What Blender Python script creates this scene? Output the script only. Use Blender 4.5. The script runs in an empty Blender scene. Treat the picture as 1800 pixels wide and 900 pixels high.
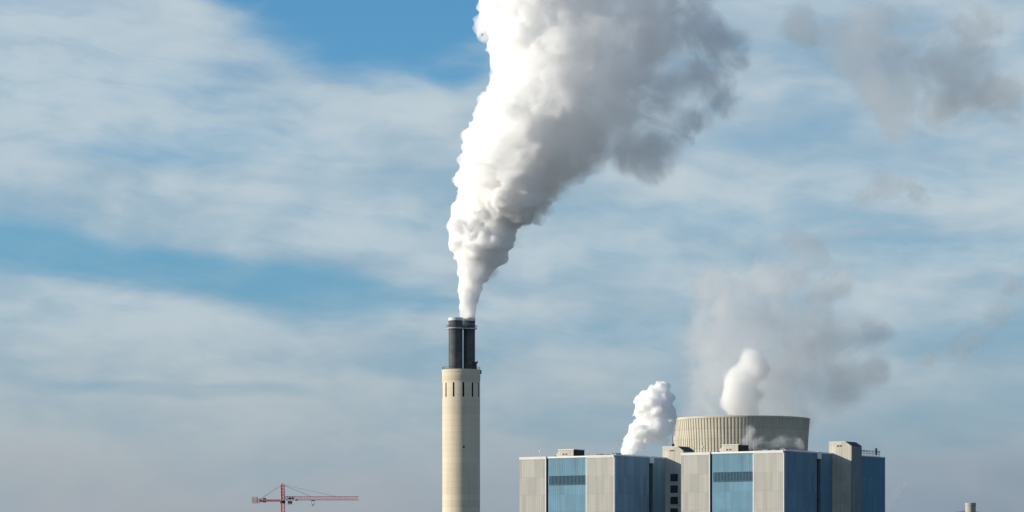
import bpy, math, random
import numpy as np
from mathutils import Vector

R = math.radians
random.seed(7)
rng = np.random.default_rng(11)
S = bpy.context.scene
col = S.collection

# ------------------------------------------------------------------ camera
EYE = 20.0
cam = bpy.data.cameras.new("camera")
cam.sensor_width = 36.0
cam.lens = 100.0
cam.shift_y = 550.0 / 1800.0
cam.clip_start = 1.0
cam.clip_end = 60000.0
camo = bpy.data.objects.new("camera", cam)
camo.location = (0, 0, EYE)
camo.rotation_euler = (R(90), 0, 0)
col.objects.link(camo)
S.camera = camo

# ------------------------------------------------------------------ sun
SUN_EL, SUN_FRONT = R(17), R(5)
to_sun = Vector((-math.cos(SUN_FRONT) * math.cos(SUN_EL), -math.sin(SUN_FRONT) * math.cos(SUN_EL), math.sin(SUN_EL)))
sl = bpy.data.lights.new("sun", "SUN")
sl.energy = 5.0
sl.angle = R(0.53)
sl.color = (1.0, 0.91, 0.77)
so = bpy.data.objects.new("sun", sl)
so.rotation_euler = (-to_sun).to_track_quat('-Z', 'Y').to_euler()
so.location = (-300, 0, 300)
col.objects.link(so)

# ------------------------------------------------------------------ render settings
S.view_settings.view_transform = 'Standard'
S.view_settings.look = 'None'
S.view_settings.exposure = 0.15
S.view_settings.gamma = 1.0
S.render.engine = 'CYCLES'
S.cycles.use_denoising = True
try:
    S.cycles.denoiser = 'OPENIMAGEDENOISE'
except Exception:
    pass
S.cycles.max_bounces = 40
S.cycles.diffuse_bounces = 3
S.cycles.glossy_bounces = 2
S.cycles.volume_bounces = 36
S.cycles.transparent_max_bounces = 24
S.cycles.volume_max_steps = 256
S.cycles.use_adaptive_sampling = True
S.cycles.adaptive_threshold = 0.02


class NT:
    """small node-tree writer"""
    def __init__(self, tree):
        self.t = tree
        tree.nodes.clear()

    def n(self, typ, **kw):
        nd = self.t.nodes.new(typ)
        for k, v in kw.items():
            setattr(nd, k, v)
        return nd

    def put(self, sock, v):
        if isinstance(v, bpy.types.NodeSocket):
            self.t.links.new(v, sock)
        elif v is not None:
            sock.default_value = v

    def math(self, op, a, b=None, c=None, clamp=False):
        nd = self.n('ShaderNodeMath', operation=op, use_clamp=clamp)
        for i, v in enumerate((a, b, c)):
            self.put(nd.inputs[i], v)
        return nd.outputs[0]

    def vmath(self, op, a, b=None):
        nd = self.n('ShaderNodeVectorMath', operation=op)
        self.put(nd.inputs[0], a)
        if b is not None:
            self.put(nd.inputs[1], b)
        return nd.outputs[0]

    def sstep(self, v, lo, hi, a=0.0, b=1.0):
        nd = self.n('ShaderNodeMapRange', interpolation_type='SMOOTHSTEP')
        self.put(nd.inputs[0], v)
        nd.inputs[1].default_value = lo
        nd.inputs[2].default_value = hi
        nd.inputs[3].default_value = a
        nd.inputs[4].default_value = b
        return nd.outputs[0]

    def noise(self, vec, scale, detail=4.0, rough=0.5, dist=0.0, color=False):
        nd = self.n('ShaderNodeTexNoise')
        self.put(nd.inputs['Vector'], vec)
        nd.inputs['Scale'].default_value = scale
        nd.inputs['Detail'].default_value = detail
        nd.inputs['Roughness'].default_value = rough
        nd.inputs['Distortion'].default_value = dist
        return nd.outputs['Color'] if color else nd.outputs['Fac']

    def mix(self, f, a, b, blend='MIX'):
        nd = self.n('ShaderNodeMix', data_type='RGBA', blend_type=blend)
        self.put(nd.inputs[0], f)
        self.put(nd.inputs[6], a)
        self.put(nd.inputs[7], b)
        return nd.outputs[2]

    def comb(self, x, y, z):
        nd = self.n('ShaderNodeCombineXYZ')
        for i, v in enumerate((x, y, z)):
            self.put(nd.inputs[i], v)
        return nd.outputs[0]

    def sep(self, v):
        nd = self.n('ShaderNodeSeparateXYZ')
        self.put(nd.inputs[0], v)
        return nd.outputs

    def out(self, typ='ShaderNodeOutputMaterial'):
        return self.n(typ)


def srgb(r, g, b, k=1.0):
    f = lambda c: (c / 255 / 12.92 if c / 255 <= 0.04045 else ((c / 255 + 0.055) / 1.055) ** 2.4) * k
    return (f(r), f(g), f(b), 1.0)


# ------------------------------------------------------------------ sky
STR = 0.1
KS = 2 ** -0.15 / STR
w = bpy.data.worlds.new("World")
S.world = w
w.use_nodes = True
t = NT(w.node_tree)
sky = t.n('ShaderNodeTexSky', sky_type='NISHITA')
sky.sun_disc = False
sky.sun_elevation = SUN_EL
sky.sun_rotation = math.atan2(to_sun.x, to_sun.y)
sky.altitude = 50
sky.air_density = 1.0
sky.dust_density = 0.6
sky.ozone_density = 2.0
tc = t.n('ShaderNodeTexCoord')
d = t.sep(tc.outputs['Generated'])
az = t.math('ARCTAN2', d[0], d[1])
hyp = t.math('SQRT', t.math('ADD', t.math('MULTIPLY', d[0], d[0]), t.math('MULTIPLY', d[1], d[1])))
el = t.math('ARCTAN2', d[2], hyp)
U = t.math('MULTIPLY', az, 50.0)      # 1 unit = 1.15 degrees of azimuth
V = t.math('MULTIPLY', el, 50.0)      # the same in elevation
Pv = t.comb(U, V, 0.0)
# wind-drawn wobble of the cloud sheet
warp = t.noise(t.vmath('MULTIPLY', Pv, (0.30, 0.55, 1.0)), 1.0, 3.0, 0.5, 0.0, True)
warp = t.vmath('MULTIPLY', t.vmath('SUBTRACT', warp, (0.5, 0.5, 0.5)), (1.5, 0.7, 0.0))
Pw = t.vmath('ADD', Pv, warp)
Pws = t.sep(Pw)


def blob(x, y, rx, ry, tilt=0.0, lo=1.0, hi=0.0):
    """soft elliptical patch of the sky, 1 inside and 0 outside; degrees*50/57.3"""
    dx = t.math('SUBTRACT', Pws[0], x)
    dy = t.math('SUBTRACT', Pws[1], y)
    c, s = math.cos(tilt), math.sin(tilt)
    a = t.math('ADD', t.math('MULTIPLY', dx, c / rx), t.math('MULTIPLY', dy, s / rx))
    b = t.math('ADD', t.math('MULTIPLY', dx, -s / ry), t.math('MULTIPLY', dy, c / ry))
    q = t.math('SQRT', t.math('ADD', t.math('MULTIPLY', a, a), t.math('MULTIPLY', b, b)))
    return t.sstep(q, 0.35, 1.25, 1.0, 0.0)


def at_sky(px, py):
    return (px - 900) / 100.0, (1000 - py) / 100.0


gaps = None
for (px, py, rx, ry, tilt, k) in [
    (660, 40, 2.9, 1.25, -0.16, 0.84), (400, -20, 1.5, 0.6, -0.2, 0.8), (800, 130, 0.9, 0.5, 0.0, 0.6),
    (60, 440, 2.6, 0.62, -0.08, 0.60), (300, 475, 2.6, 0.55, -0.12, 0.54), (560, 515, 2.3, 0.58, -0.10, 0.60), (760, 545, 1.2, 0.25, -0.05, 0.4),
    (330, 690, 2.6, 0.20, 0.0, 0.36), (760, 640, 1.6, 0.28, 0.05, 0.26),
    (1780, -30, 2.2, 0.5, 0.0, 0.6), (1330, 385, 3.2, 0.35, 0.0, 0.18), (1640, 450, 2.4, 0.35, 0.0, 0.24), (1480, 260, 3.0, 0.4, 0.0, 0.05),
    (1000, 590, 2.6, 0.4, 0.05, 0.2), (1650, 600, 2.2, 0.5, 0.0, 0.22), (1080, 740, 2.6, 0.5, 0.0, 0.25), (1650, 760, 2.4, 0.5, 0.0, 0.22),
    (300, 270, 2.6, 0.4, 0.05, 0.2),
]:
    x, y = at_sky(px, py)
    g = t.math('MULTIPLY', blob(x, y, rx, ry, tilt), k)
    gaps = g if gaps is None else t.math('MAXIMUM', gaps, g)
streak = t.noise(t.vmath('MULTIPLY', Pw, (0.26, 0.85, 1.0)), 1.0, 5.0, 0.5)
fine = t.noise(t.vmath('MULTIPLY', Pw, (0.9, 1.5, 1.0)), 1.0, 4.0, 0.5)
cover = t.math('SUBTRACT', t.math('ADD', 0.75, t.math('MULTIPLY', t.math('SUBTRACT', streak, 0.5), 0.75)), t.math('MULTIPLY', gaps, 0.95))
cover = t.math('ADD', cover, t.math('MULTIPLY', t.math('SUBTRACT', fine, 0.5), 0.22))
# wind-combed fibres of the high cloud
fp = t.vmath('ADD', Pv, t.vmath('MULTIPLY', warp, (0.7, 1.2, 0.0)))
fs = t.sep(fp)
fib = t.noise(t.comb(t.math('ADD', t.math('MULTIPLY', fs[0], 0.55), t.math('MULTIPLY', fs[1], 0.25)),
                     t.math('ADD', t.math('MULTIPLY', fs[1], 2.6), t.math('MULTIPLY', fs[0], 0.30)), 3.0), 1.0, 9.0, 0.62, 0.3)
cover = t.math('ADD', cover, t.math('MULTIPLY', t.math('SUBTRACT', fib, 0.5), 0.52))
cover = t.sstep(cover, 0.0, 0.95)
# above the part of the sky the photograph shows the sheet breaks up
high = t.sstep(V, 11.0, 30.0)
cover = t.math('MULTIPLY', cover, t.math('SUBTRACT', 1.0, t.math('MULTIPLY', high, 0.75)))
blue = t.mix(1.0, sky.outputs[0], (0.52, 0.98, 1.26, 1.0), 'MULTIPLY')
ccol = t.mix(t.sstep(t.math('ADD', t.math('MULTIPLY', streak, 0.7), t.math('MULTIPLY', fine, 0.3)), 0.36, 0.66), srgb(163, 184, 198, KS), srgb(194, 207, 214, KS))
blue = t.mix(t.sstep(V, 8.5, 4.0, 0.0, 0.8), blue, srgb(108, 159, 190, KS))
bank = None                            # thicker, brighter banks of the sheet
for (px, py, rx, ry, tilt, k) in [(100, 130, 3.6, 1.5, -0.15, 1.0), (420, 230, 2.6, 0.8, -0.2, 0.8), (620, 390, 2.2, 0.6, -0.05, 0.6), (620, 180, 2.0, 0.35, -0.05, 0.7),
                                  (230, 570, 3.2, 0.55, -0.05, 0.6), (1130, 600, 3.0, 0.5, 0.0, 0.5), (1620, 320, 3.2, 0.4, 0.0, 0.7), (1380, 30, 1.6, 0.5, 0.0, 0.5), (1060, 450, 2.8, 0.5, 0.0, 0.4)]:
    x, y = at_sky(px, py)
    g = t.math('MULTIPLY', blob(x, y, rx, ry, tilt), k)
    bank = g if bank is None else t.math('MAXIMUM', bank, g)
ccol = t.mix(t.math('MULTIPLY', bank, t.sstep(t.math('ADD', t.math('MULTIPLY', fine, 0.5), t.math('MULTIPLY', fib, 0.5)), 0.35, 0.58, 0.30, 1.0)), ccol, srgb(191, 206, 214, KS))
cover = t.math('MAXIMUM', cover, t.math('MULTIPLY', bank, t.math('SUBTRACT', t.math('ADD', 0.72, t.math('MULTIPLY', fib, 0.36)), t.math('MULTIPLY', gaps, 0.9))))
skyc = t.mix(t.math('MULTIPLY', cover, 0.94), blue, ccol)
# smoggy layer lying along the horizon
hz = t.sstep(V, 0.8, 5.4, 1.0, 0.0)
hz = t.math('MULTIPLY', hz, t.math('ADD', 0.80, t.math('MULTIPLY', t.math('SUBTRACT', streak, 0.5), 0.9)), clamp=True)
east = t.sstep(U, -6.0, 8.0)          # the sunward half of the smog is paler
hcol = t.mix(t.sstep(V, 0.6, 3.0), t.mix(east, srgb(160, 165, 172, KS), srgb(134, 145, 160, KS)),
             t.mix(east, srgb(169, 178, 182, KS), srgb(143, 163, 174, KS)))
skyc = t.mix(hz, skyc, hcol)
# deeper blue towards the zenith
skyc = t.mix(t.math('MULTIPLY', t.sstep(V, 12.0, 45.0), 0.6), skyc, (0.08, 0.55, 1.6, 1))
bg = t.n('ShaderNodeBackground')
t.put(bg.inputs[0], skyc)
bg.inputs[1].default_value = STR
t.t.links.new(bg.outputs[0], t.out('ShaderNodeOutputWorld').inputs[0])


# ------------------------------------------------------------------ materials
def mat(name, color, rough=0.8, metal=0.0, vary=0.12, scale=0.08, build=None, spec=0.3):
    m = bpy.data.materials.new(name)
    m.use_nodes = True
    t = NT(m.node_tree)
    b = t.n('ShaderNodeBsdfPrincipled')
    b.inputs['Roughness'].default_value = rough
    b.inputs['Metallic'].default_value = metal
    b.inputs['Specular IOR Level'].default_value = spec
    tc = t.n('ShaderNodeTexCoord')
    co = tc.outputs['Object']
    nz = t.noise(co, scale, 6.0, 0.6)
    c = tuple(color) if len(color) == 4 else (*color, 1.0)
    lo = tuple(v * (1 - vary) for v in c[:3]) + (1.0,)
    hi = tuple(min(1, v * (1 + vary)) for v in c[:3]) + (1.0,)
    cc = t.mix(t.sstep(nz, 0.3, 0.7), lo, hi)
    if build:
        cc = build(t, co, cc, b) or cc
    t.put(b.inputs['Base Color'], cc)
    t.t.links.new(b.outputs[0], t.out().inputs[0])
    return m


def cladding(rib, joint, drip=0.18, depth=0.25):
    """ribbed metal sheet: vertical ribs (bump), horizontal sheet joints, faint rain streaks"""
    def f(t, co, cc, b):
        s = t.sep(co)
        h = t.math('ADD', s[0], s[1])
        st = t.noise(t.comb(t.math('MULTIPLY', h, 0.55), t.math('MULTIPLY', s[2], 0.025), 0.0), 1.0, 5.0, 0.65)
        cc = t.mix(t.math('MULTIPLY', t.sstep(st, 0.42, 0.75), drip * 2.2), cc, (0.10, 0.10, 0.10, 1))
        # whole sheets that have aged a little differently
        sheet = t.n('ShaderNodeTexWhiteNoise', noise_dimensions='2D')
        t.put(sheet.inputs['Vector'], t.comb(t.math('FLOOR', t.math('DIVIDE', h, 2.4)), t.math('FLOOR', t.math('DIVIDE', s[2], joint)), 0.0))
        v = t.math('ADD', 0.91, t.math('MULTIPLY', sheet.outputs[0], 0.17))
        cc = t.mix(1.0, cc, t.comb(v, v, v), 'MULTIPLY')
        jt = t.math('LESS_THAN', t.math('FRACT', t.math('DIVIDE', s[2], joint)), 0.03)
        cc = t.mix(t.math('MULTIPLY', jt, 0.13), cc, (0.05, 0.05, 0.05, 1))
        wv = t.math('ABSOLUTE', t.math('SUBTRACT', t.math('FRACT', t.math('DIVIDE', h, rib)), 0.5))
        bump = t.n('ShaderNodeBump')
        bump.inputs['Strength'].default_value = depth
        bump.inputs['Distance'].default_value = 0.15
        t.put(bump.inputs['Height'], t.sstep(wv, 0.15, 0.35))
        t.t.links.new(bump.outputs[0], b.inputs['Normal'])
        return cc
    return f


def concrete_bands(step, drip=0.35):
    """poured lifts of concrete with rain streaks"""
    def f(t, co, cc, b):
        s = t.sep(co)
        ang = t.math('ARCTAN2', s[1], s[0])
        st = t.noise(t.comb(t.math('MULTIPLY', ang, 9.0), t.math('MULTIPLY', s[2], 0.03), 0.0), 1.0, 6.0, 0.65)
        cc = t.mix(t.math('MULTIPLY', t.sstep(st, 0.45, 0.8), drip), cc, (0.16, 0.145, 0.12, 1))
        lift = t.n('ShaderNodeTexWhiteNoise', noise_dimensions='1D')
        t.put(lift.inputs['W'], t.math('FLOOR', t.math('DIVIDE', s[2], step)))
        v = t.math('ADD', 0.95, t.math('MULTIPLY', lift.outputs[0], 0.09))
        cc = t.mix(1.0, cc, t.comb(v, v, v), 'MULTIPLY')
        jt = t.math('LESS_THAN', t.math('FRACT', t.math('DIVIDE', s[2], step)), 0.06)
        return t.mix(t.math('MULTIPLY', jt, 0.2), cc, (0.1, 0.09, 0.08, 1))
    return f


M = {}
M['ground'] = mat('ground_soil', (0.085, 0.085, 0.08), 0.95, vary=0.35, scale=0.01)
M['asphalt'] = mat('asphalt', (0.05, 0.05, 0.052), 0.9)
M['chimney'] = mat('pale_concrete', (0.625, 0.545, 0.43), 0.9, vary=0.05, scale=0.05, build=concrete_bands(2.5, 0.22))
M['tower'] = mat('weathered_concrete', (0.53, 0.495, 0.405), 0.95, vary=0.10, scale=0.06, build=concrete_bands(5.0, 0.3))
M['beige'] = mat('beige_cladding', (0.405, 0.40, 0.372), 0.75, vary=0.03, build=cladding(0.9, 7.2, 0.12))
M['blue'] = mat('light_blue_cladding', (0.10, 0.235, 0.335), 0.6, vary=0.10, build=cladding(0.9, 7.2, 0.22))
M['navy'] = mat('slate_blue_cladding', (0.125, 0.25, 0.345), 0.65, vary=0.05, build=cladding(0.9, 7.2, 0.18))
M['deepblue'] = mat('deep_blue_cladding', (0.07, 0.21, 0.32), 0.65, vary=0.05, build=cladding(0.9, 7.2, 0.18))
M['towerclad'] = mat('sand_cladding', (0.53, 0.505, 0.43), 0.8, vary=0.04, build=cladding(1.2, 4.6, 0.12))
M['towershade'] = mat('shaded_sand_cladding', (0.19, 0.22, 0.245), 0.8, vary=0.05, build=cladding(1.2, 4.6, 0.12))  # sand cladding again, the tower side's shade put into its colour
M['slate'] = mat('grey_blue_cladding', (0.26, 0.335, 0.405), 0.65, vary=0.05, build=cladding(0.9, 7.2, 0.18))
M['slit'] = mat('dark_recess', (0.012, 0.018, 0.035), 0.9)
M['trim'] = mat('pale_trim', (0.62, 0.62, 0.60), 0.6, vary=0.06, scale=0.3)
M['white'] = mat('white_paint', (0.78, 0.78, 0.78), 0.6, vary=0.06, scale=0.3)
M['teal'] = mat('teal_louvre', (0.045, 0.13, 0.19), 0.6, vary=0.1, scale=0.4)
M['glass'] = mat('dark_glass', (0.03, 0.042, 0.055), 0.25, vary=0.3, scale=0.3, spec=0.5)
M['dark'] = mat('dark_metal', (0.025, 0.03, 0.035), 0.6, vary=0.25, scale=0.4)
M['rust'] = mat('rusty_vent', (0.16, 0.07, 0.04), 0.8, vary=0.25, scale=0.8)
M['roof'] = mat('roof_felt', (0.20, 0.19, 0.18), 0.95, vary=0.2, scale=0.2)
M['flue'] = mat('sooty_steel', (0.072, 0.083, 0.093), 0.7, 0.0, vary=0.25, scale=0.3, build=concrete_bands(3.0, 0.4))
M['rim'] = mat('bare_steel_band', (0.62, 0.62, 0.62), 0.45, 0.0, vary=0.1, scale=0.5)
M['crane'] = mat('hazed_crane_red', (0.62, 0.22, 0.25), 0.6, vary=0.15, scale=0.4)  # red paint paled, distance haze mixed into the colour
M['ballast'] = mat('pale_ballast', (0.66, 0.50, 0.50), 0.8, vary=0.1, scale=0.5)
M['cable'] = mat('steel_cable', (0.08, 0.08, 0.085), 0.6)
M['tank'] = mat('grey_tank_roof', (0.17, 0.18, 0.19), 0.8, vary=0.15, scale=0.1)


# ------------------------------------------------------------------ mesh helpers
class MB:
    def __init__(self):
        self.v, self.f = [], []

    def add(self, vs, fs):
        o = len(self.v)
        self.v += [tuple(p) for p in vs]
        self.f += [tuple(i + o for i in q) for q in fs]
        return self

    def box(self, x0, x1, y0, y1, z0, z1):
        return self.add([(x0, y0, z0), (x1, y0, z0), (x1, y1, z0), (x0, y1, z0), (x0, y0, z1), (x1, y0, z1), (x1, y1, z1), (x0, y1, z1)],
                        [(0, 3, 2, 1), (4, 5, 6, 7), (0, 1, 5, 4), (1, 2, 6, 5), (2, 3, 7, 6), (3, 0, 4, 7)])

    def prism(self, poly, y0, y1):
        """outline in x,z pushed along y"""
        n = len(poly)
        vs = [(x, y0, z) for x, z in poly] + [(x, y1, z) for x, z in poly]
        fs = [tuple(range(n)), tuple(range(2 * n - 1, n - 1, -1))] + [(i, i + n, (i + 1) % n + n, (i + 1) % n) for i in range(n)]
        return self.add(vs, fs)

    def lathe(self, prof, n=64, cx=0, cy=0, close=True):
        """outline in r,z turned about a vertical axis"""
        vs, fs = [], []
        for r, z in prof:
            for k in range(n):
                a = 2 * math.pi * k / n
                vs.append((cx + r * math.cos(a), cy + r * math.sin(a), z))
        m = len(prof)
        for j in range(m - 1):
            for k in range(n):
                k2 = (k + 1) % n
                fs.append((j * n + k, j * n + k2, (j + 1) * n + k2, (j + 1) * n + k))
        if close:
            fs.append(tuple(range(n - 1, -1, -1)))
            fs.append(tuple(range((m - 1) * n, m * n)))
        return self.add(vs, fs)

    def bar(self, p, q, r, n=4):
        p, q = Vector(p), Vector(q)
        z = (q - p).normalized()
        x = z.orthogonal().normalized()
        y = z.cross(x)
        vs = []
        for c in (p, q):
            for k in range(n):
                a = 2 * math.pi * (k + .5) / n
                vs.append(c + x * r * math.cos(a) + y * r * math.sin(a))
        fs = [(k, (k + 1) % n, (k + 1) % n + n, k + n) for k in range(n)] + [tuple(range(n - 1, -1, -1)), tuple(range(n, 2 * n))]
        return self.add(vs, fs)

    def ball(self, c, r, nu=16, nv=10, sx=1, sy=1, sz=1):
        vs, fs = [], []
        for j in range(1, nv):
            ph = math.pi * j / nv
            for k in range(nu):
                a = 2 * math.pi * k / nu
                vs.append((c[0] + sx * r * math.sin(ph) * math.cos(a), c[1] + sy * r * math.sin(ph) * math.sin(a), c[2] - sz * r * math.cos(ph)))
        b, tp = len(vs), len(vs) + 1
        vs += [(c[0], c[1], c[2] - sz * r), (c[0], c[1], c[2] + sz * r)]
        for j in range(nv - 2):
            for k in range(nu):
                fs.append((j * nu + k, j * nu + (k + 1) % nu, (j + 1) * nu + (k + 1) % nu, (j + 1) * nu + k))
        for k in range(nu):
            fs.append((b, (k + 1) % nu, k))
            fs.append((tp, (nv - 2) * nu + k, (nv - 2) * nu + (k + 1) % nu))
        return self.add(vs, fs)

    def build(self, name, material, parent=None, smooth=False, loc=None):
        me = bpy.data.meshes.new(name)
        me.from_pydata(self.v, [], self.f)
        me.materials.append(material)
        if smooth:
            me.polygons.foreach_set('use_smooth', [True] * len(me.polygons))
            if hasattr(me, 'set_sharp_from_angle'):
                me.set_sharp_from_angle(angle=R(35))
        me.update()
        o = bpy.data.objects.new(name, me)
        col.objects.link(o)
        if parent:
            o.parent = parent
        if loc:
            o.location = loc
        return o


def tag(o, label=None, cat=None, group=None, kind=None):
    for k, v in (('label', label), ('category', cat), ('group', group), ('kind', kind)):
        if v:
            o[k] = v
    return o


def empty(name, loc, rz=0.0):
    o = bpy.data.objects.new(name, None)
    o.location = loc
    o.rotation_euler = (0, 0, rz)
    col.objects.link(o)
    return o


def copy_tree(o, parent=None):
    c = o.copy()
    col.objects.link(c)
    if parent:
        c.parent = parent
    for ch in list(o.children):
        copy_tree(ch, c)
    return c


# ------------------------------------------------------------------ ground
g = MB()
N = 24
for i in range(N):
    for j in range(N):
        pass
xs = np.linspace(-15000, 15000, N + 1)
ys = np.linspace(-3000, 27000, N + 1)
g.add([(x, y, 0) for y in ys for x in xs], [(j * (N + 1) + i, j * (N + 1) + i + 1, (j + 1) * (N + 1) + i + 1, (j + 1) * (N + 1) + i) for j in range(N) for i in range(N)])
tag(g.build('ground', M['ground']), kind='structure')
tag(MB().box(-120, 260, 1020, 1380, -0.3, 0.004).build('yard_pavement', M['asphalt']), kind='structure')


# ------------------------------------------------------------------ boiler houses
RH = 66.2          # roof height
TW = -R(35)        # the row is turned 35 degrees


def make_boiler_house(loc):
    h = empty('boiler_house', loc, TW)
    W = 46.8
    # core (walls that carry the cladding) and the long hall behind it
    MB().box(-W + .3, -.3, .92, 26.4, 0, RH - .9).build('wall', M['navy'], h)
    # front: beige bay, recessed blue bay, beige bay
    f = MB().box(-W, -33.42, 0, .9, 0, RH - 1.1).build('beige_bay', M['beige'], h)
    f = MB().box(-13.4, -.36, 0, .9, 0, RH - 1.1).build('beige_bay', M['beige'], h)
    b = MB().box(-33.40, -13.42, .48, .9, 0, RH - .75).build('blue_bay', M['blue'], h)
    lv = MB()
    z0, z1, xa, xb = 54.6, 58.0, -32.0, -14.6
    lv.box(xa, xb, .40, .477, z0, z1)
    nf = 26
    for k in range(nf + 1):
        x = xa + (xb - xa) * k / nf
        lv.box(x - .07, x + .07, .22, .397, z0 + .02, z1 - .02)
    lv.box(xa - .15, xb + .15, .18, .474, z1 + .003, z1 + .2)
    lv.box(xa - .15, xb + .15, .18, .474, z0 - .2, z0 - .003)
    lv.build('louvre_band', M['teal'], b)
    MB().box(-33.40, -32.75, .43, .476, 0, RH - .76).build('reveal_shade', M['slit'], b)  # dark strip painting in the shade on the recess's left return
    # parapets over the beige bays, trims on their free edges
    MB().box(-W - .06, -33.41, -.08, .9, RH - 1.095, RH).build('parapet', M['trim'], h)
    MB().box(-13.41, -.3, -.08, .9, RH - 1.095, RH).build('parapet', M['trim'], h)
    for (xa, xb, ya, yb) in ((-.355, .04, -.06, .9), (-13.9, -13.42, -.05, -.003), (-33.9, -33.43, -.05, -.003)):
        MB().box(xa, xb, ya, yb, 0, RH - 1.1).build('corner_trim', M['trim'], h)
    MB().box(-33.3, -13.5, .30, .9, RH - .745, RH - .1).build('coping', M['white'], h)
    # right side: slate blue flank, dark recess, second flank
    MB().box(-.3, 0, .903, 26.4, 0, RH - .35).build('flank_wall', M['navy'], h)
    MB().box(-.42, .12, .95, 26.4, RH - .345, RH + .16).build('coping', M['white'], h)
    MB().box(-.42, .12, 29.4, 39.0, RH - .345, RH + .16).build('coping', M['white'], h)
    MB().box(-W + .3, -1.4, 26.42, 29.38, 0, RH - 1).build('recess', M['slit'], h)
    MB().box(-1.38, .5, 26.5, 29.3, RH - 2.6, RH + .2).build('gutter_box', M['white'], h)
    MB().box(-W + .3, -.3, 29.4, 39.0, 0, RH - .9).build('rear_bay', M['roof'], h)
    MB().box(-.3, 0, 29.4, 39.0, 0, RH - .35).build('flank_wall', M['navy'], h)
    # stair tower, its top bevelled on the far side
    tz = RH + 4.5
    st = MB().prism([(-1.5, 0), (8.5, 0), (8.5, tz - 1.7), (6.0, tz - .1), (-1.5, tz - .1)], 39.02, 47.4).build('stair_tower', M['towerclad'], h)
    MB().prism([(8.5, 0), (8.8, 0), (8.8, tz - 1.75), (8.5, tz - 1.75)], 39.02, 47.4).build('shaded_sheet', M['towershade'], st)
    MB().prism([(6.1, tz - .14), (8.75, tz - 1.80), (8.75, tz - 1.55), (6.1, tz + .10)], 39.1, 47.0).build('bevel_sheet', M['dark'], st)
    ed = MB()
    ed.prism([(6.0, tz - .08), (8.85, tz - 1.75), (8.85, tz - 1.5), (6.0, tz + .2)], 47.05, 47.6)
    ed.box(-1.5, 6.0, 38.9, 47.6, tz - .095, tz + .1)
    ed.build('coping', M['white'], st)
    for xv in (2.2, 3.4):
        MB().box(xv, xv + .7, 38.88, 39.015, tz - 1.9, tz - 1.3).build('vent', M['rust'], st)
    for k in range(9):                                   # one stair window a storey
        zc = 58.0 - 4.75 * k
        wn = MB()
        x0, x1, za, zb = 2.6, 5.9, zc - 1.5, zc + 1.2
        wn.box(x0 - .15, x0, 38.90, 39.015, za, zb)
        wn.box(x1, x1 + .15, 38.90, 39.015, za, zb)
        wn.box(x0 - .15, x1 + .15, 38.88, 39.015, za - .2, za - .003)
        wn.box(x0 - .15, x1 + .15, 38.88, 39.015, zb + .003, zb + .18)
        wn.box(x0 + 1.9, x0 + 2.15, 38.92, 39.014, za, zb)
        wn.box(x0, x1, 38.90, 39.013, zc - .32 + (.4 if k % 2 else 0), zc - .05 + (.4 if k % 2 else 0))
        wn.box(x0 + .003, x1 - .003, 38.97, 39.012, za + .003, zb - .003)
        w_ = wn.build('window', M['glass'], st)
    # long rear hall with its roof rail and aerials
    MB().box(-W + .3, 0, 47.42, 84.4, 0, RH - .4).build('rear_hall', M['deepblue'], h)
    MB().box(.003, .35, 62.6, 63.4, 0, RH - 7.5).build('rain_pipe', M['dark'], h)
    MB().box(-W, .1, 47.5, 84.5, RH - .395, RH - .05).build('coping', M['trim'], h)
    r = MB()
    yy = np.arange(64.5, 80.5, 1.3)
    for y in yy:
        r.box(-.36, -.24, y - .06, y + .06, RH - .048, RH + 2.3 + .5 * random.random())
        if random.random() < .6:
            r.box(-.42, -.18, y - .16, y + .16, RH + 1.5, RH + 2.2)
    r.box(-.35, -.25, 64.4, 80.5, RH + .95, RH + 1.05)
    r.box(-.35, -.25, 64.4, 80.5, RH + 2.0, RH + 2.1)
    r.box(-.6, -.1, 76.6, 77.6, RH + .6, RH + 3.4)
    r.build('roof_railing', M['dark'], h)
    # roof and what stands on it
    MB().box(-W + .4, -.45, .95, 26.3, RH - .895, RH - .6).build('roof', M['roof'], h)
    ph = MB().prism([(-35.5, RH - .59), (-25.3, RH - .59), (-25.3, RH + 2.9), (-32.2, RH + 2.9)], 8, 16).build('penthouse', M['towerclad'], h)
    pd = MB()
    for k in range(9):
        pd.box(-25.29, -25.05, 8.1, 15.9, RH - .5 + .38 * k, RH - .5 + .38 * k + .26)
    pd.box(-25.297, -25.2, 8.05, 15.95, RH - .55, RH + 2.8)
    pd.build('louvre', M['dark'], ph)
    MB().box(-33, -24.9, 7.8, 16.3, RH + 2.905, RH + 3.15).build('coping', M['white'], ph)
    for xv in (-30.6, -29.2):
        MB().box(xv, xv + .7, 7.9, 7.997, RH + .8, RH + 1.4).build('vent', M['rust'], ph)
    for (x, y, hh, kk) in ((-42.2, 4, 3.6, 0), (-39.0, 4, 3.0, 1), (-20.6, 12, 4.4, 0)):
        a = MB().bar((x, y, RH - .6), (x, y, RH + hh - .6), .09, 6)
        if kk:
            a.ball((x, y, RH + hh - .6), .42, 10, 8)
        a.build('aerial', M['white'] if kk else M['trim'], h)
    for (x0, x1, y0, y1, z) in ((-12.6, -9.6, 5, 8, .7), (-8.4, -5.8, 4, 7, .5), (-4.9, -2.2, 5, 9, .9), (-18, -15.5, 14, 17, .8)):
        MB().prism([(x0, RH - .59), (x1, RH - .59), (x1 - .5, RH + z), (x0 + .5, RH + z)], y0, y1).build('roof_vent', M['roof'], h)
    rl = MB()
    for k in range(13):
        y = 1.6 + k * 2
        rl.bar((-.8, y, RH - .6), (-.8, y, RH + .5), .045)
    rl.bar((-.8, 1.6, RH + .5), (-.8, 25.6, RH + .5), .045)
    rl.build('guard_rail', M['trim'], h)
    return h


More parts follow.
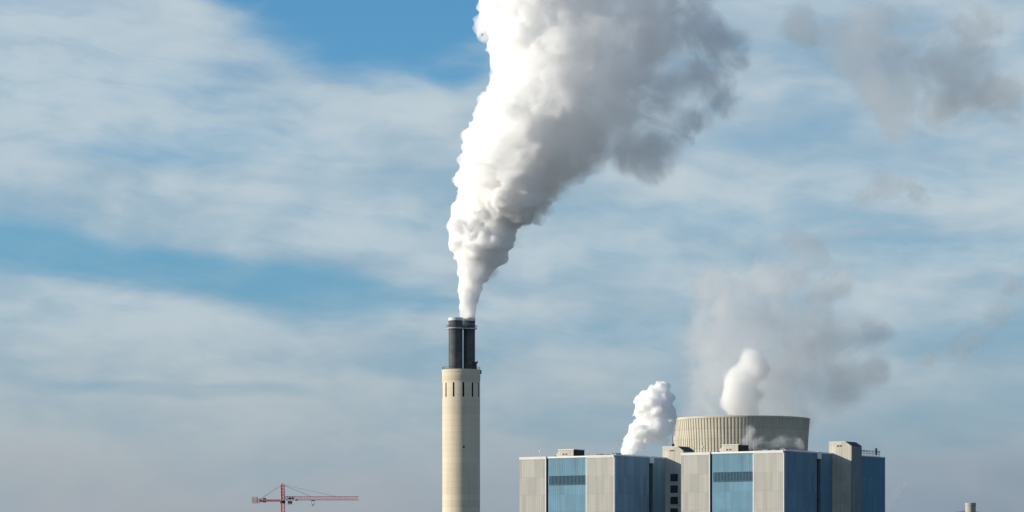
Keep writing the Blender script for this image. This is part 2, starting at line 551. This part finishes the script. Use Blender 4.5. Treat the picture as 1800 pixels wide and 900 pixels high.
C1 = Vector((41.4, 1150, 0))
u = Vector((math.cos(R(35)), -math.sin(R(35)), 0))
bh = make_boiler_house(C1)
tag(bh, "farther boiler house with blue centre bay, its stair windows showing beside the nearer block", 'power station', 'boiler houses in a row')
bh2 = copy_tree(bh)
bh2.location = C1 + u * 78.4
for ch in list(bh2.children):
    for sub in list(ch.children):
        if sub.name.startswith('window'):
            bpy.data.objects.remove(sub)          # this one's tower shows a blank wall
for ch in bh.children:
    if ch.name.startswith('flank_wall'):
        ch.material_slots[0].link = 'OBJECT'
        ch.material_slots[0].material = M['slate']
tag(bh2, "nearer boiler house at the right end, standing in front of the cooling tower", 'power station', 'boiler houses in a row')

# ------------------------------------------------------------------ tall chimney
YC = 1300.0
KC = YC / 1150
CH = Vector(((810.7 - 900) * YC / 5000, YC, EYE - EYE * KC))


def make_chimney(loc):
    c = empty('chimney', loc)
    RT, zt = 7.55, 100.4
    rad = lambda z: 7.62 + max(0, 45 - z) * .012
    zs0, zs1 = 89.2, 95.0
    n_slot, half = 12, R(2.7)
    a0 = R(-90 + 7.5)
    angs = []
    for k in range(n_slot):
        ca = a0 + k * 2 * math.pi / n_slot
        angs += [(ca - half, True), (ca + half, False)]
        for q in range(1, 7):
            angs.append((ca + half + (2 * math.pi / n_slot - 2 * half) * q / 7, False))
    zl = [0, 15, 30, 45, 60, 75, zs0, zs1, 95.9]
    b = MB()
    nA = len(angs)
    vs = [(rad(z) * math.cos(a), rad(z) * math.sin(a), z) for z in zl for a, _ in angs]
    fs = []
    for j in range(len(zl) - 1):
        for k in range(nA):
            if zl[j] == zs0 and angs[k][1]:
                continue
            fs.append((j * nA + k, j * nA + (k + 1) % nA, (j + 1) * nA + (k + 1) % nA, (j + 1) * nA + k))
    b.add(vs, fs)
    b.build('shaft', M['chimney'], c, True)
    MB().lathe([(7.45, 95.5), (7.72, 95.92), (7.74, 99.3), (7.86, 99.35), (7.86, 100.4), (7.2, 100.42)], 96).build('shaft_head', M['chimney'], c, True)
    for k in range(n_slot):
        a = a0 + k * 2 * math.pi / n_slot
        s = MB()
        r0, r1 = rad(90) - .02, rad(90) - 1.1
        P = lambda r, aa, z: (r * math.cos(aa), r * math.sin(aa), z)
        vs = [P(r0, a - half, zs0), P(r0, a + half, zs0), P(r0, a + half, zs1), P(r0, a - half, zs1),
              P(r1, a - half, zs0), P(r1, a + half, zs0), P(r1, a + half, zs1), P(r1, a - half, zs1)]
        s.add(vs, [(4, 5, 6, 7), (0, 4, 7, 3), (1, 2, 6, 5), (0, 1, 5, 4), (3, 7, 6, 2)])
        s.build('vent_slot', M['slit'], c)
    a = R(-90 + 8.5)
    MB().ball((7.6 * math.cos(a), 7.6 * math.sin(a), 69.0), .45, 10, 8, 1, .5, 1.2).build('inspection_hatch', M['dark'], c)
    # two flues
    for (x, y, r, zt) in ((-2.25, -.3, 2.85, 121.4), (3.30, 1.2, 2.3, 121.4)):
        fl = MB().lathe([(r, 100.3), (r, zt - 1.4), (r + .16, zt - 1.35), (r + .16, zt - 1.2), (r, zt - 1.2), (r, zt), (r - .25, zt), (r - .25, zt - 6), (.05, zt - 6)], 48, x, y).build('flue', M['flue'], c, True)
        MB().lathe([(r + .05, zt - 1.15), (r + .09, zt - 1.1), (r + .09, zt + .05), (r - .2, zt + .08), (r - .2, zt - 1)], 48, x, y, False).build('rim_band', M['rim'], fl, True)
        MB().lathe([(r + .03, zt - 4.4), (r + .8, zt - 4.4), (r + .8, zt - 4.1), (r + .03, zt - 4.1)], 48, x, y, False).build('platform_ring', M['rim'], fl)
        q = MB()
        for k in range(20):
            aa = 2 * math.pi * k / 20
            q.bar((x + (r + .75) * math.cos(aa), y + (r + .75) * math.sin(aa), zt - 4.1), (x + (r + .75) * math.cos(aa), y + (r + .75) * math.sin(aa), zt - 3.0), .05)
            a2 = 2 * math.pi * (k + 1) / 20
            q.bar((x + (r + .75) * math.cos(aa), y + (r + .75) * math.sin(aa), zt - 3.0), (x + (r + .75) * math.cos(a2), y + (r + .75) * math.sin(a2), zt - 3.0), .05)
        q.build('guard_rail', M['dark'], fl)
    ld = MB()
    for x in (.95, 1.5):
        ld.bar((x, -1.6, 100.4), (x, -1.6, 117), .08)
    for k in range(34):
        ld.bar((.95, -1.6, 100.7 + k * .48), (1.5, -1.6, 100.7 + k * .48), .05)
    ld.build('ladder', M['dark'], c)
    bx = MB().box(4.2, 6.3, -.8, 1.4, 100.42, 103.7)
    bx.box(1.8, 4.19, -1.6, -.3, 100.42, 102.2)
    bx.box(6.28, 6.7, -.8, -.4, 103.0, 104.0)
    bx.build('roof_hut', M['dark'], c)
    q = MB()
    for k in range(36):
        aa = 2 * math.pi * k / 36
        a2 = 2 * math.pi * (k + 1) / 36
        r = 7.6
        q.bar((r * math.cos(aa), r * math.sin(aa), 100.42), (r * math.cos(aa), r * math.sin(aa), 101.5), .045)
        q.bar((r * math.cos(aa), r * math.sin(aa), 101.5), (r * math.cos(a2), r * math.sin(a2), 101.5), .045)
    q.build('guard_rail', M['dark'], c)
    MB().box(6.9, 8.2, -1.2, 1.0, 98.9, 100.3).build('bracket', M['dark'], c)
    return c


chim = make_chimney(CH)
chim.scale = (KC, KC, KC)
tag(chim, "tall round concrete chimney with two dark flues and narrow vent slots", 'chimney')

# ------------------------------------------------------------------ cooling tower
CT = Vector((116.6, 1450, 0))


def make_cooling_tower(loc):
    c = empty('cooling_tower', loc)
    ribs = 124
    zt = 96.4
    prof = []
    for z in np.linspace(6, zt - .9, 30):
        # hyperboloid: waist at about two thirds of the height
        rr = 33.5 * math.sqrt(1 + ((z - 70) / (78.0 if z < 70 else 92.0)) ** 2)
        prof.append((rr, z))
    b = MB()
    n = ribs * 4
    vs, fs = [], []
    off = [0.0, 0.30, 0.30, 0.0]
    frac = [0.0, .10, .48, .58]
    for r, z in prof:
        for k in range(n):
            a = 2 * math.pi * ((k // 4) + frac[k % 4]) / ribs
            rr = r + off[k % 4]
            vs.append((rr * math.cos(a), rr * math.sin(a), z))
    m = len(prof)
    for j in range(m - 1):
        for k in range(n):
            fs.append((j * n + k, j * n + (k + 1) % n, (j + 1) * n + (k + 1) % n, (j + 1) * n + k))
    b.add(vs, fs)
    b.build('shell', M['tower'], c)
    rt = prof[-1][0]
    MB().lathe([(rt - .3, zt - 1.0), (rt + .32, zt - .95), (rt + .40, zt - .1), (rt + .3, zt), (rt - .9, zt), (prof[-5][0] - 1.0, prof[-5][1]), (prof[-10][0] - 1.0, prof[-10][1])], 128, close=False).build('rim', M['tower'], c, True)
    lg = MB()
    r0 = prof[0][0]
    for k in range(40):
        a, a2 = 2 * math.pi * k / 40, 2 * math.pi * (k + .5) / 40
        a3 = 2 * math.pi * (k + 1) / 40
        lg.bar((r0 * 1.03 * math.cos(a2), r0 * 1.03 * math.sin(a2), 0), (r0 * math.cos(a), r0 * math.sin(a), 6.1), .4, 6)
        lg.bar((r0 * 1.03 * math.cos(a2), r0 * 1.03 * math.sin(a2), 0), (r0 * math.cos(a3), r0 * math.sin(a3), 6.1), .4, 6)
    lg.build('support_frame', M['tower'], c)
    # ladder cage and lamp boxes at the sunlit left edge
    a = R(180 + 4)
    x, y = math.cos(a), math.sin(a)
    ld = MB()
    pr = [(r + .9, z) for r, z in prof[14:]]
    for (ra, za), (rb, zb) in zip(pr[:-1], pr[1:]):
        ld.bar((ra * x, ra * y, za), (rb * x, rb * y, zb), .13)
        ld.bar((ra * x, ra * y - .7, za), (rb * x, rb * y - .7, zb), .13)
    for (k, hgt) in ((15, 1.6), (9, 0), (3, 0), (1, 0)):
        pass
    for z in (zt - 2.6, zt - .6, zt - 13.6):
        rr = np.interp(z, [p[1] for p in prof], [p[0] for p in prof]) + .9
        ld.box(rr * x - .55, rr * x + .55, rr * y - 1.0, rr * y + .3, z - .8, z + .8)
    ld.build('ladder_cage', M['dark'], c)
    return c


ct = make_cooling_tower(CT)
tag(ct, "wide ribbed concrete cooling tower rising behind the boiler houses", 'cooling tower')


# ------------------------------------------------------------------ tower crane (far left)
def make_crane(loc, rz):
    c = empty('tower_crane', loc, rz)
    jz = 66.0
    def lattice(mb, p, q, wdt, hgt, n, r, tri=False):
        p, q = Vector(p), Vector(q)
        ax = (q - p).normalized()
        up = Vector((0, 0, 1)) if abs(ax.z) < .9 else Vector((0, 1, 0))
        sd = ax.cross(up).normalized()
        if tri:
            cs = [sd * wdt / 2, -sd * wdt / 2, up * hgt]
        else:
            cs = [sd * wdt / 2 + up * hgt / 2, sd * wdt / 2 - up * hgt / 2, -sd * wdt / 2 - up * hgt / 2, -sd * wdt / 2 + up * hgt / 2]
        for o in cs:
            mb.bar(p + o, q + o, r)
        for k in range(n):
            a, b_ = p + (q - p) * k / n, p + (q - p) * (k + 1) / n
            m = len(cs)
            for i in range(m):
                mb.bar(a + cs[i], b_ + cs[(i + 1) % m], r * .6)
                mb.bar(a + cs[i], a + cs[(i + 1) % m], r * .6)
    m = MB(); lattice(m, (0, 0, 0), (0, 0, jz - 2.2), 2.2, 2.2, 26, .24); m.build('mast', M['crane'], c)
    m = MB(); m.lathe([(1.6, jz - 2.2), (1.8, jz - 1.6), (1.8, jz - .8), (1.2, jz - .3)], 20); m.build('slewing_ring', M['dark'], c)
    m = MB(); lattice(m, (0, 0, jz - .3), (-.3, 0, jz + 10), 2.0, 2.0, 5, .34)
    m.box(-.9, .5, -.5, .5, jz + 9.8, jz + 10.9); m.build('apex_frame', M['crane'], c)
    m = MB(); lattice(m, (1, 0, jz), (51, 0, jz), 1.6, 2.3, 26, .18, True); m.build('jib', M['crane'], c)
    m = MB(); lattice(m, (-1, 0, jz - .3), (-17, 0, jz - .3), 1.6, .9, 8, .28); m.build('counter_jib', M['crane'], c)
    m = MB()
    m.box(-20.6, -17.2, -1.2, 1.2, jz - 2.2, jz + 2.2); m.box(-17.1, -15.4, -1.1, 1.1, jz - 1.9, jz + 1.2)
    m.build('counterweight', M['ballast'], c)
    m = MB(); m.box(-13.3, -11.2, -.8, .8, jz - 1.6, jz + 1.3); m.box(-14.9, -13.6, -.6, .6, jz - 1.3, jz - .2)
    m.build('winch', M['dark'], c)
    cb = MB().box(3.6, 6.4, -2.4, -.7, jz - 3.2, jz - .4)
    cb = cb.build('cab', M['trim'], c)
    MB().box(3.8, 6.6, -2.46, -.9, jz - 2.4, jz - .8).build('window', M['glass'], cb)
    m = MB(); m.box(8.6, 10.0, -.5, .5, jz - .5, jz + .5); m.box(3.6, 7.6, -.6, .6, jz + .6, jz + 1.6)
    m.build('hoist_drum', M['dark'], c)
    m = MB()
    m.bar((19.5, 0, jz - .2), (19.5, 0, jz - 3.2), .09); m.bar((21.2, 0, jz - .2), (21.2, 0, jz - 3.2), .09); m.box(19.2, 21.5, -.4, .4, jz - .6, jz - .1)
    m.box(19.9, 20.8, -.25, .25, jz - 3.8, jz - 3.0)
    m.build('trolley', M['dark'], c)
    m = MB()
    top = (-.3, 0, jz + 10.3)
    for y in (-.5, .5):
        m.bar(top, (19, y, jz + 2.3), .08); m.bar(top, (36, y * .2, jz + 2.3), .06); m.bar(top, (-15.5, y, jz + .4), .08)
    m.build('tie_rod', M['cable'], c)
    return c


cr = make_crane(((497 - 900) * .38, 1900, 0), R(-4))
tag(cr, "red lattice tower crane with a pale counterweight, far behind at the left", 'crane')

# ------------------------------------------------------------------ short stack and tank, lower right corner
sx = (1706 - 900) * .26
st = empty('metal_stack', (sx, 1300, 0))
MB().lathe([(2.9, 0), (2.45, 6), (2.38, 50.0), (2.1, 50.16), (2.1, 47), (.02, 47)], 48).build('shaft', M['beige'], st, True)
MB().lathe([(2.40, 48.9), (2.48, 48.92), (2.48, 50.1), (2.2, 50.2)], 48, close=False).build('rim_band', M['beige'], st, True)
tag(st, "short pale metal stack peeping over the bottom edge at the lower right corner", 'stack')
tk = empty('storage_tank', ((1700 - 900) * .27, 1350, 0))
MB().lathe([(13, 0), (13, 43.0)], 64).build('shell', M['tank'], tk, True)
MB().lathe([(13.1, 43.02), (13.1, 43.6), (10.5, 45.4), (6, 46.9), (.4, 47.9)], 64).build('roof', M['tank'], tk, True)
tag(tk, "low grey domed tank roof behind the short metal stack", 'tank')


# ------------------------------------------------------------------ steam
def value_noise(p, seed):
    """smooth lattice noise in -1..1 at points p (n,3)"""
    i = np.floor(p).astype(np.int64)
    f = p - i
    f = f * f * (3 - 2 * f)
    out = 0
    for dx in (0, 1):
        for dy in (0, 1):
            for dz in (0, 1):
                h = ((i[:, 0] + dx) * 73856093) ^ ((i[:, 1] + dy) * 19349663) ^ ((i[:, 2] + dz) * 83492791) ^ (seed * 2654435)
                h = (h * 1103515245 + 12345) & 0x7fffffff
                h = ((h ^ (h >> 13)) * 1274126177) & 0x7fffffff
                val = (h & 0xffff) / 32767.5 - 1
                wt = (f[:, 0] if dx else 1 - f[:, 0]) * (f[:, 1] if dy else 1 - f[:, 1]) * (f[:, 2] if dz else 1 - f[:, 2])
                out = out + val * wt
    return out


def surface_nets(F, org, h):
    """closed quad surface of F = 0 (F > 0 inside)"""
    nx, ny, nz = F.shape
    ins = F > 0
    cnt = np.zeros((nx - 1, ny - 1, nz - 1), np.int8)
    for a in (0, 1):
        for b in (0, 1):
            for c in (0, 1):
                cnt += ins[a:nx - 1 + a, b:ny - 1 + b, c:nz - 1 + c]
    act = (cnt > 0) & (cnt < 8)
    idx = -np.ones(act.shape, np.int64)
    cells = np.argwhere(act)
    idx[act] = np.arange(len(cells))
    acc = np.zeros((len(cells), 3))
    num = np.zeros(len(cells))
    cor = [(a, b, c) for a in (0, 1) for b in (0, 1) for c in (0, 1)]
    vals = {q: F[cells[:, 0] + q[0], cells[:, 1] + q[1], cells[:, 2] + q[2]] for q in cor}
    for p in cor:
        for ax in range(3):
            if p[ax] == 0:
                q = list(p); q[ax] = 1; q = tuple(q)
                va, vb = vals[p], vals[q]
                m = (va > 0) != (vb > 0)
                tt = np.where(m, va / np.where(m, va - vb, 1), 0)
                pos = np.tile(np.array(p, float), (len(cells), 1))
                pos[:, ax] = tt
                acc[m] += pos[m]
                num[m] += 1
    verts = (cells + acc / num[:, None]) * h + np.array(org)
    quads = []
    for ax in range(3):
        o1, o2 = [(1, 2), (2, 0), (0, 1)][ax]
        sl0 = [slice(1, -1)] * 3; sl1 = [slice(1, -1)] * 3
        sl0[ax] = slice(0, -1); sl1[ax] = slice(1, None)
        A, B = ins[tuple(sl0)], ins[tuple(sl1)]
        for flip, mm in ((False, A & ~B), (True, ~A & B)):
            e = np.argwhere(mm)
            e[:, o1] += 1
            e[:, o2] += 1
            if not len(e):
                continue
            c = []
            for (d1, d2) in ((-1, -1), (0, -1), (0, 0), (-1, 0)):
                k = e.copy(); k[:, o1] += d1; k[:, o2] += d2
                c.append(idx[k[:, 0], k[:, 1], k[:, 2]])
            c = np.stack(c if not flip else c[::-1], 1)
            quads.append(c)
    return verts, np.concatenate(quads)


def grow(spheres, levels, seed):
    """cauliflower: each ball carries smaller balls on its skin"""
    r = np.random.default_rng(seed)
    out = [np.array(spheres, float)]
    cur = out[0]
    for (n, lo, hi, sink) in levels:
        new = []
        for c in cur:
            dd = r.normal(size=(n, 3))
            dd /= np.linalg.norm(dd, axis=1)[:, None]
            rr = c[3] * r.uniform(lo, hi, n)
            pos = c[:3] + dd * (c[3] - rr * sink)[:, None]
            new.append(np.c_[pos, rr])
        cur = np.concatenate(new)
        out.append(cur)
    return np.concatenate(out)


def steam_mesh(name, spheres, h, mat_, noise=(), seed=1, smooth=2, taper=None):
    sp = np.array(spheres, float)
    mx = max((a for a, _ in noise), default=0) * 1.5 + 3 * h
    lo = (sp[:, :3] - sp[:, 3:4]).min(0) - mx
    hi = (sp[:, :3] + sp[:, 3:4]).max(0) + mx
    n = np.ceil((hi - lo) / h).astype(int) + 1
    F = np.full(n, -6 * h - mx)
    for x, y, z, r in sp:
        a = np.maximum(((np.array([x, y, z]) - r - mx - lo) / h).astype(int), 0)
        b = np.minimum(((np.array([x, y, z]) + r + mx - lo) / h).astype(int) + 2, n)
        gx = (np.arange(a[0], b[0]) * h + lo[0] - x) ** 2
        gy = (np.arange(a[1], b[1]) * h + lo[1] - y) ** 2
        gz = (np.arange(a[2], b[2]) * h + lo[2] - z) ** 2
        dist = r - np.sqrt(gx[:, None, None] + gy[None, :, None] + gz[None, None, :])
        s = F[a[0]:b[0], a[1]:b[1], a[2]:b[2]]
        np.maximum(s, dist, out=s)
    for _ in range(smooth):
        for ax in range(3):
            F = (np.roll(F, 1, ax) + 2 * F + np.roll(F, -1, ax)) / 4
    if noise:
        band = np.abs(F) < mx + h
        ii = np.argwhere(band)
        p = ii * h + lo
        add = np.zeros(len(ii))
        for k, (amp, wl) in enumerate(noise):
            add += amp * value_noise(p / wl + 100.5, seed * 17 + k)
        if taper:
            add *= np.clip((p[:, 2] - taper[0]) / (taper[1] - taper[0]), .12, 1)
        F[band] += add
    F[0], F[-1] = -1, -1
    F[:, 0], F[:, -1] = -1, -1
    F[:, :, 0], F[:, :, -1] = -1, -1
    v, q = surface_nets(F, lo, h)
    me = bpy.data.meshes.new(name)
    me.vertices.add(len(v)); me.vertices.foreach_set('co', v.ravel())
    me.loops.add(len(q) * 4); me.loops.foreach_set('vertex_index', q.ravel().astype(np.int32))
    me.polygons.add(len(q)); me.polygons.foreach_set('loop_start', np.arange(0, len(q) * 4, 4, dtype=np.int32))
    me.polygons.foreach_set('loop_total', np.full(len(q), 4, np.int32))
    me.update(calc_edges=True)
    me.validate()
    me.materials.append(mat_)
    o = bpy.data.objects.new(name, me)
    col.objects.link(o)
    print(name, len(v), 'verts', n)
    return o


def steam_mat(name, dens, rate=0.5, color=(0.998, 0.998, 0.999), aniso=0.0):
    m = bpy.data.materials.new(name)
    m.use_nodes = True
    t = NT(m.node_tree)
    vs = t.n('ShaderNodeVolumeScatter')
    vs.inputs['Color'].default_value = (*color, 1)
    vs.inputs['Anisotropy'].default_value = aniso
    pos = t.n('ShaderNodeTexCoord').outputs['Object']
    dv = dens(t, pos)
    if isinstance(dv, tuple):
        dv, cv = dv
        t.put(vs.inputs['Color'], cv)
    t.put(vs.inputs['Density'], dv)
    t.t.links.new(vs.outputs[0], t.out().inputs['Volume'])
    m.cycles.volume_step_rate = rate
    return m


def at(px, py, Y):
    return Vector(((px - 900) * Y / 5000, Y, EYE + (1000 - py) * Y / 5000))


def balls(lst, Y, depth, seed):
    r = random.Random(seed)
    k = Y / 5000
    out = []
    for (px, py, rp) in lst:
        p = at(px, py, Y)
        out.append((p.x, p.y + r.uniform(-1, 1) * depth * rp * k, p.z, rp * k))
    return out



def cover_of(t, pos, bl, core=.25, merge='ADD'):
    """how deep a point lies inside a cluster of balls: 0 outside, 1 well inside"""
    c = None
    for (x, y, z, r) in bl:
        nd = t.n('ShaderNodeVectorMath', operation='DISTANCE')
        t.put(nd.inputs[0], pos)
        nd.inputs[1].default_value = (x, y, z)
        q = t.sstep(nd.outputs['Value'], r * core, r, 1.0, 0.0)
        c = q if c is None else t.math(merge, c, q, clamp=True)
    return c


def torn(t, pos, bl, peak, wl, amp=2.2, lo=.45, hi=1.1, det=6.0, rough=.62, core=.25, merge='ADD'):
    """steam that frays into shreds towards its outside"""
    c = cover_of(t, pos, bl, core, merge)
    n1 = t.noise(pos, 1.0 / wl, det, rough, 0.5)
    x = t.math('ADD', c, t.math('MULTIPLY', t.math('SUBTRACT', n1, 0.5), amp))
    dn = t.math('MULTIPLY', t.sstep(x, lo, hi), t.sstep(c, 0.0, 0.25))
    return t.math('MULTIPLY', dn, peak), c


def soft_steam(name, bl, mat_name, peak, wl, rate, color, aniso, h, **kw):
    m = steam_mat(mat_name, lambda t, pos: torn(t, pos, bl, peak, wl, **kw)[0], rate, color, aniso)
    return steam_mesh(name, [(x, y, z, r * 1.02) for x, y, z, r in bl], h, m)


# main plume over the chimney: a dense fresh core and a torn grey part blown downwind of it
def d_main(t, pos):
    s = t.sep(pos)
    n1 = t.noise(pos, 0.05, 4.0, 0.62)
    soft = t.sstep(t.math('ADD', s[0], t.math('MULTIPLY', t.math('SUBTRACT', n1, 0.5), 36.0)), -4.0, 52.0)
    up = t.sstep(s[2], 155.0, 220.0)
    ex = t.math('ADD', -0.08, t.math('ADD', t.math('MULTIPLY', soft, -1.35), t.math('MULTIPLY', up, -0.42)))
    n3 = t.noise(pos, 0.12, 5.0, 0.6)
    ex = t.math('ADD', ex, t.math('MULTIPLY', t.math('SUBTRACT', n3, 0.5), 3.2))
    return t.math('POWER', 10.0, ex)


YS = YC + 2
stem_ = []
for (py, c, r) in [(570, 823.5, 12), (562, 823, 13), (554, 822.5, 14), (545, 823, 15), (536, 823.5, 16), (524, 825, 18.5), (510, 827, 20), (496, 829, 23), (482, 831, 27), (466, 835, 33), (448, 840, 40), (428, 842, 50), (405, 848, 54), (380, 858, 57), (352, 870, 62), (322, 884, 66)]:
    stem_.append((c, py, r))
# the windward (left) wall is deep, the part blown downwind lies in its shade
wall_ = [(905, 275, 88), (893, 330, 68), (930, 230, 104), (980, 205, 108), (955, 296, 52), (1000, 125, 122), (962, 40, 106), (972, 92, 104), (958, 0, 110), (1045, 90, 120), (940, -60, 95), (1060, -60, 140)]
lee = [(1040, 215, 100), (1090, 190, 105), (1150, 150, 120), (1180, 60, 125), (1110, 250, 72), (1150, 280, 58), (1235, 130, 92), (1205, 215, 70), (1265, 70, 75), (1275, 165, 58),
       (1290, 110, 48), (1200, -60, 120), (1000, 290, 66), (950, 360, 48), (1160, 250, 80),
       (862, 476, 26), (876, 448, 34), (896, 420, 40), (918, 392, 44), (975, 335, 46)]


def deep(lst):
    k = YS / 5000
    out = []
    for px, py, rp in lst:
        for f in (-.62, 0, .62):
            p = at(px, py, YS)
            q = 1 if f == 0 else .86
            out.append((p.x + (0 if f == 0 else .05 * rp * k), p.y + f * rp * k, p.z, rp * k * q))
    return out


sp0 = balls(stem_, YS, 0.12, 3) + deep(wall_)
sp = grow(sp0, [(44, .12, .34, .5), (14, .22, .42, .45)], 4)
print('main balls', len(sp))
plume_m = steam_mat('dense_white_steam', d_main, 0.35, (0.982, 0.984, 0.988))
pl = steam_mesh('steam_plume', sp, 0.7, plume_m, [(2.4, 11.0), (2.2, 5.0), (1.5, 2.4)], 2, 1, (133, 175))
tag(pl, "huge white steam plume billowing up and to the right from the tall chimney", 'steam plume')
lb = balls(lee, YS, 0.12, 5)
lv_ = soft_steam('torn_edge', lb, 'mixed_out_steam', 0.10, 24.0, 0.2, (0.995, 0.997, 1.0), 0.1, 2.0, amp=6.5, lo=.25, hi=1.35, det=8.0, rough=.72, core=.0, merge='MAXIMUM')
lv_.parent = pl

# jet of steam from the roof of the farther boiler house
sp0 = balls([(a - 6, b, c) for a, b, c in [(1104, 797, 8), (1110, 790, 11), (1117, 782, 14), (1126, 772, 18), (1136, 760, 22), (1150, 752, 22), (1148, 738, 22), (1151, 722, 24), (1154, 704, 22), (1163, 690, 17), (1170, 702, 18), (1168, 725, 20), (1160, 745, 20), (1173, 687, 13), (1164, 766, 15), (1174, 754, 15), (1172, 738, 18), (1175, 715, 15), (1139, 706, 14), (1138, 722, 15), (1134, 750, 14)]], 1215, .2, 8)
sp = grow(sp0, [(16, .3, .55, .45), (8, .28, .45, .5)], 9)
jm = steam_mat('roof_steam', lambda t, pos: t.math('MULTIPLY', t.sstep(t.noise(pos, .16, 4.0, .6),   .30, .62), 1.5), 0.3, (0.975, 0.976, 0.98))
tag(steam_mesh('steam_jet', sp, 0.38, jm, [(1.0, 4.5), (0.8, 2.0), (.5, 1.0)], 5, 2), "small bright white steam puff leaning right off the farther boiler house roof", 'steam plume')

# grey veil from the mouth of the cooling tower
GREY = (0.95, 0.97, 1.0)
cl = balls([(1235, 735, 62), (1290, 730, 70), (1345, 730, 72), (1390, 735, 55), (1245, 660, 72), (1305, 640, 85), (1370, 650, 85), (1440, 680, 80), (1265, 580, 62), (1340, 570, 80), (1420, 590, 80), (1490, 590, 62),
            (1268, 530, 72), (1235, 600, 66), (1310, 530, 72), (1264, 505, 56), (1350, 500, 66), (1400, 480, 44), (1470, 500, 44), (1540, 590, 50), (1500, 670, 62), (1545, 650, 40), (1440, 520, 45)], 1450, .25, 12)
tag(soft_steam('cooling_steam', cl, 'thin_steam', 0.066, 21.0, 0.22, GREY, 0.4, 2.5, amp=5.5, lo=.05, hi=1.6, det=8.0, rough=.70), "grey steam veil rising from the whole mouth of the cooling tower and drifting right", 'steam plume')
pb = balls([(1288, 705, 32), (1296, 665, 34), (1316, 628, 26), (1300, 715, 30), (1292, 685, 32), (1308, 655, 34), (1328, 640, 28), (1318, 690, 34), (1336, 650, 30), (1326, 634, 24), (1322, 730, 30)], 1425, .2, 22)
tag(soft_steam('steam_puff', pb, 'puff_steam', 0.34, 12.0, 0.2, (0.985, 0.985, 0.99), 0.0, 1.2, amp=3.2, lo=.3, hi=1.2, det=8.0, rough=.68), "brighter white puff in the thin steam just above the cooling tower rim", 'steam plume')
wb = balls([(1312, 780, 24), (1316, 755, 20), (1340, 785, 26), (1368, 778, 24), (1390, 770, 24), (1405, 782, 20), (1296, 790, 18)], 1395, .2, 32)
tag(soft_steam('steam_wisp', wb, 'wisp_steam', 0.15, 9.0, 0.2, (0.97, 0.97, 0.98), 0.2, 1.2, amp=4.5, lo=.6, hi=1.4), "faint wisp of steam across the shaded face of the cooling tower", 'steam plume')

# torn smoke that has drifted off
SMK = (0.84, 0.90, 1.0)
DR = 'torn smoke drifting downwind'
b1 = balls([(1410, 50, 60), (1480, 80, 80), (1560, 60, 95), (1545, 145, 95), (1620, 165, 95), (1640, 80, 95), (1700, 140, 95), (1760, 170, 70), (1720, 60, 80), (1570, 205, 60), (1770, 215, 50)], 1260, .4, 42)
tag(soft_steam('smoke_cloud', b1, 'drifting_smoke', 0.065, 24.0, 0.18, SMK, 0.6, 2.5, amp=6.5, lo=.35, hi=1.5, det=8.0, rough=.70), "large torn grey smoke cloud in the upper right corner of the sky", 'smoke', DR)
b2 = balls([(1550, 325, 40), (1590, 335, 42), (1620, 345, 34), (1520, 345, 30)], 1260, .3, 52)
tag(soft_steam('smoke_cloud', b2, 'smoke_scrap', 0.09, 14.0, 0.2, SMK, 0.6, 1.8, amp=6.0, lo=.25, hi=1.4, det=8.0, rough=.7), "small torn grey smoke scrap below the large smoke cloud", 'smoke', DR)
b3 = balls([(1640, 630, 30), (1680, 615, 38), (1720, 590, 40), (1755, 550, 40), (1780, 505, 30)], 1500, .3, 62)
tag(soft_steam('smoke_cloud', b3, 'smoke_band', 0.065, 16.0, 0.2, SMK, 0.6, 1.8, amp=6.0, lo=.25, hi=1.4, det=8.0, rough=.7), "slanting grey smoke band low at the right edge of the sky", 'smoke', DR)
b4 = balls([(1562, 885, 22), (1575, 865, 20), (1590, 850, 14)], 1500, .3, 72)
tag(soft_steam('smoke_cloud', b4, 'smoke_shred', 0.12, 8.0, 0.2, SMK, 0.6, 1.2, amp=2.4), "faint grey smoke scrap beside the right end of the nearer boiler house", 'smoke', DR)
b5 = balls([(1390, 420, 40), (1430, 440, 45), (1400, 470, 40), (1460, 470, 36)], 1460, .3, 82)
tag(soft_steam('smoke_cloud', b5, 'smoke_patch', 0.05, 18.0, 0.2, SMK, 0.6, 2.0, amp=5.0, lo=.5, hi=1.4), "faint grey smoke patch high above the cooling tower steam", 'smoke', DR)
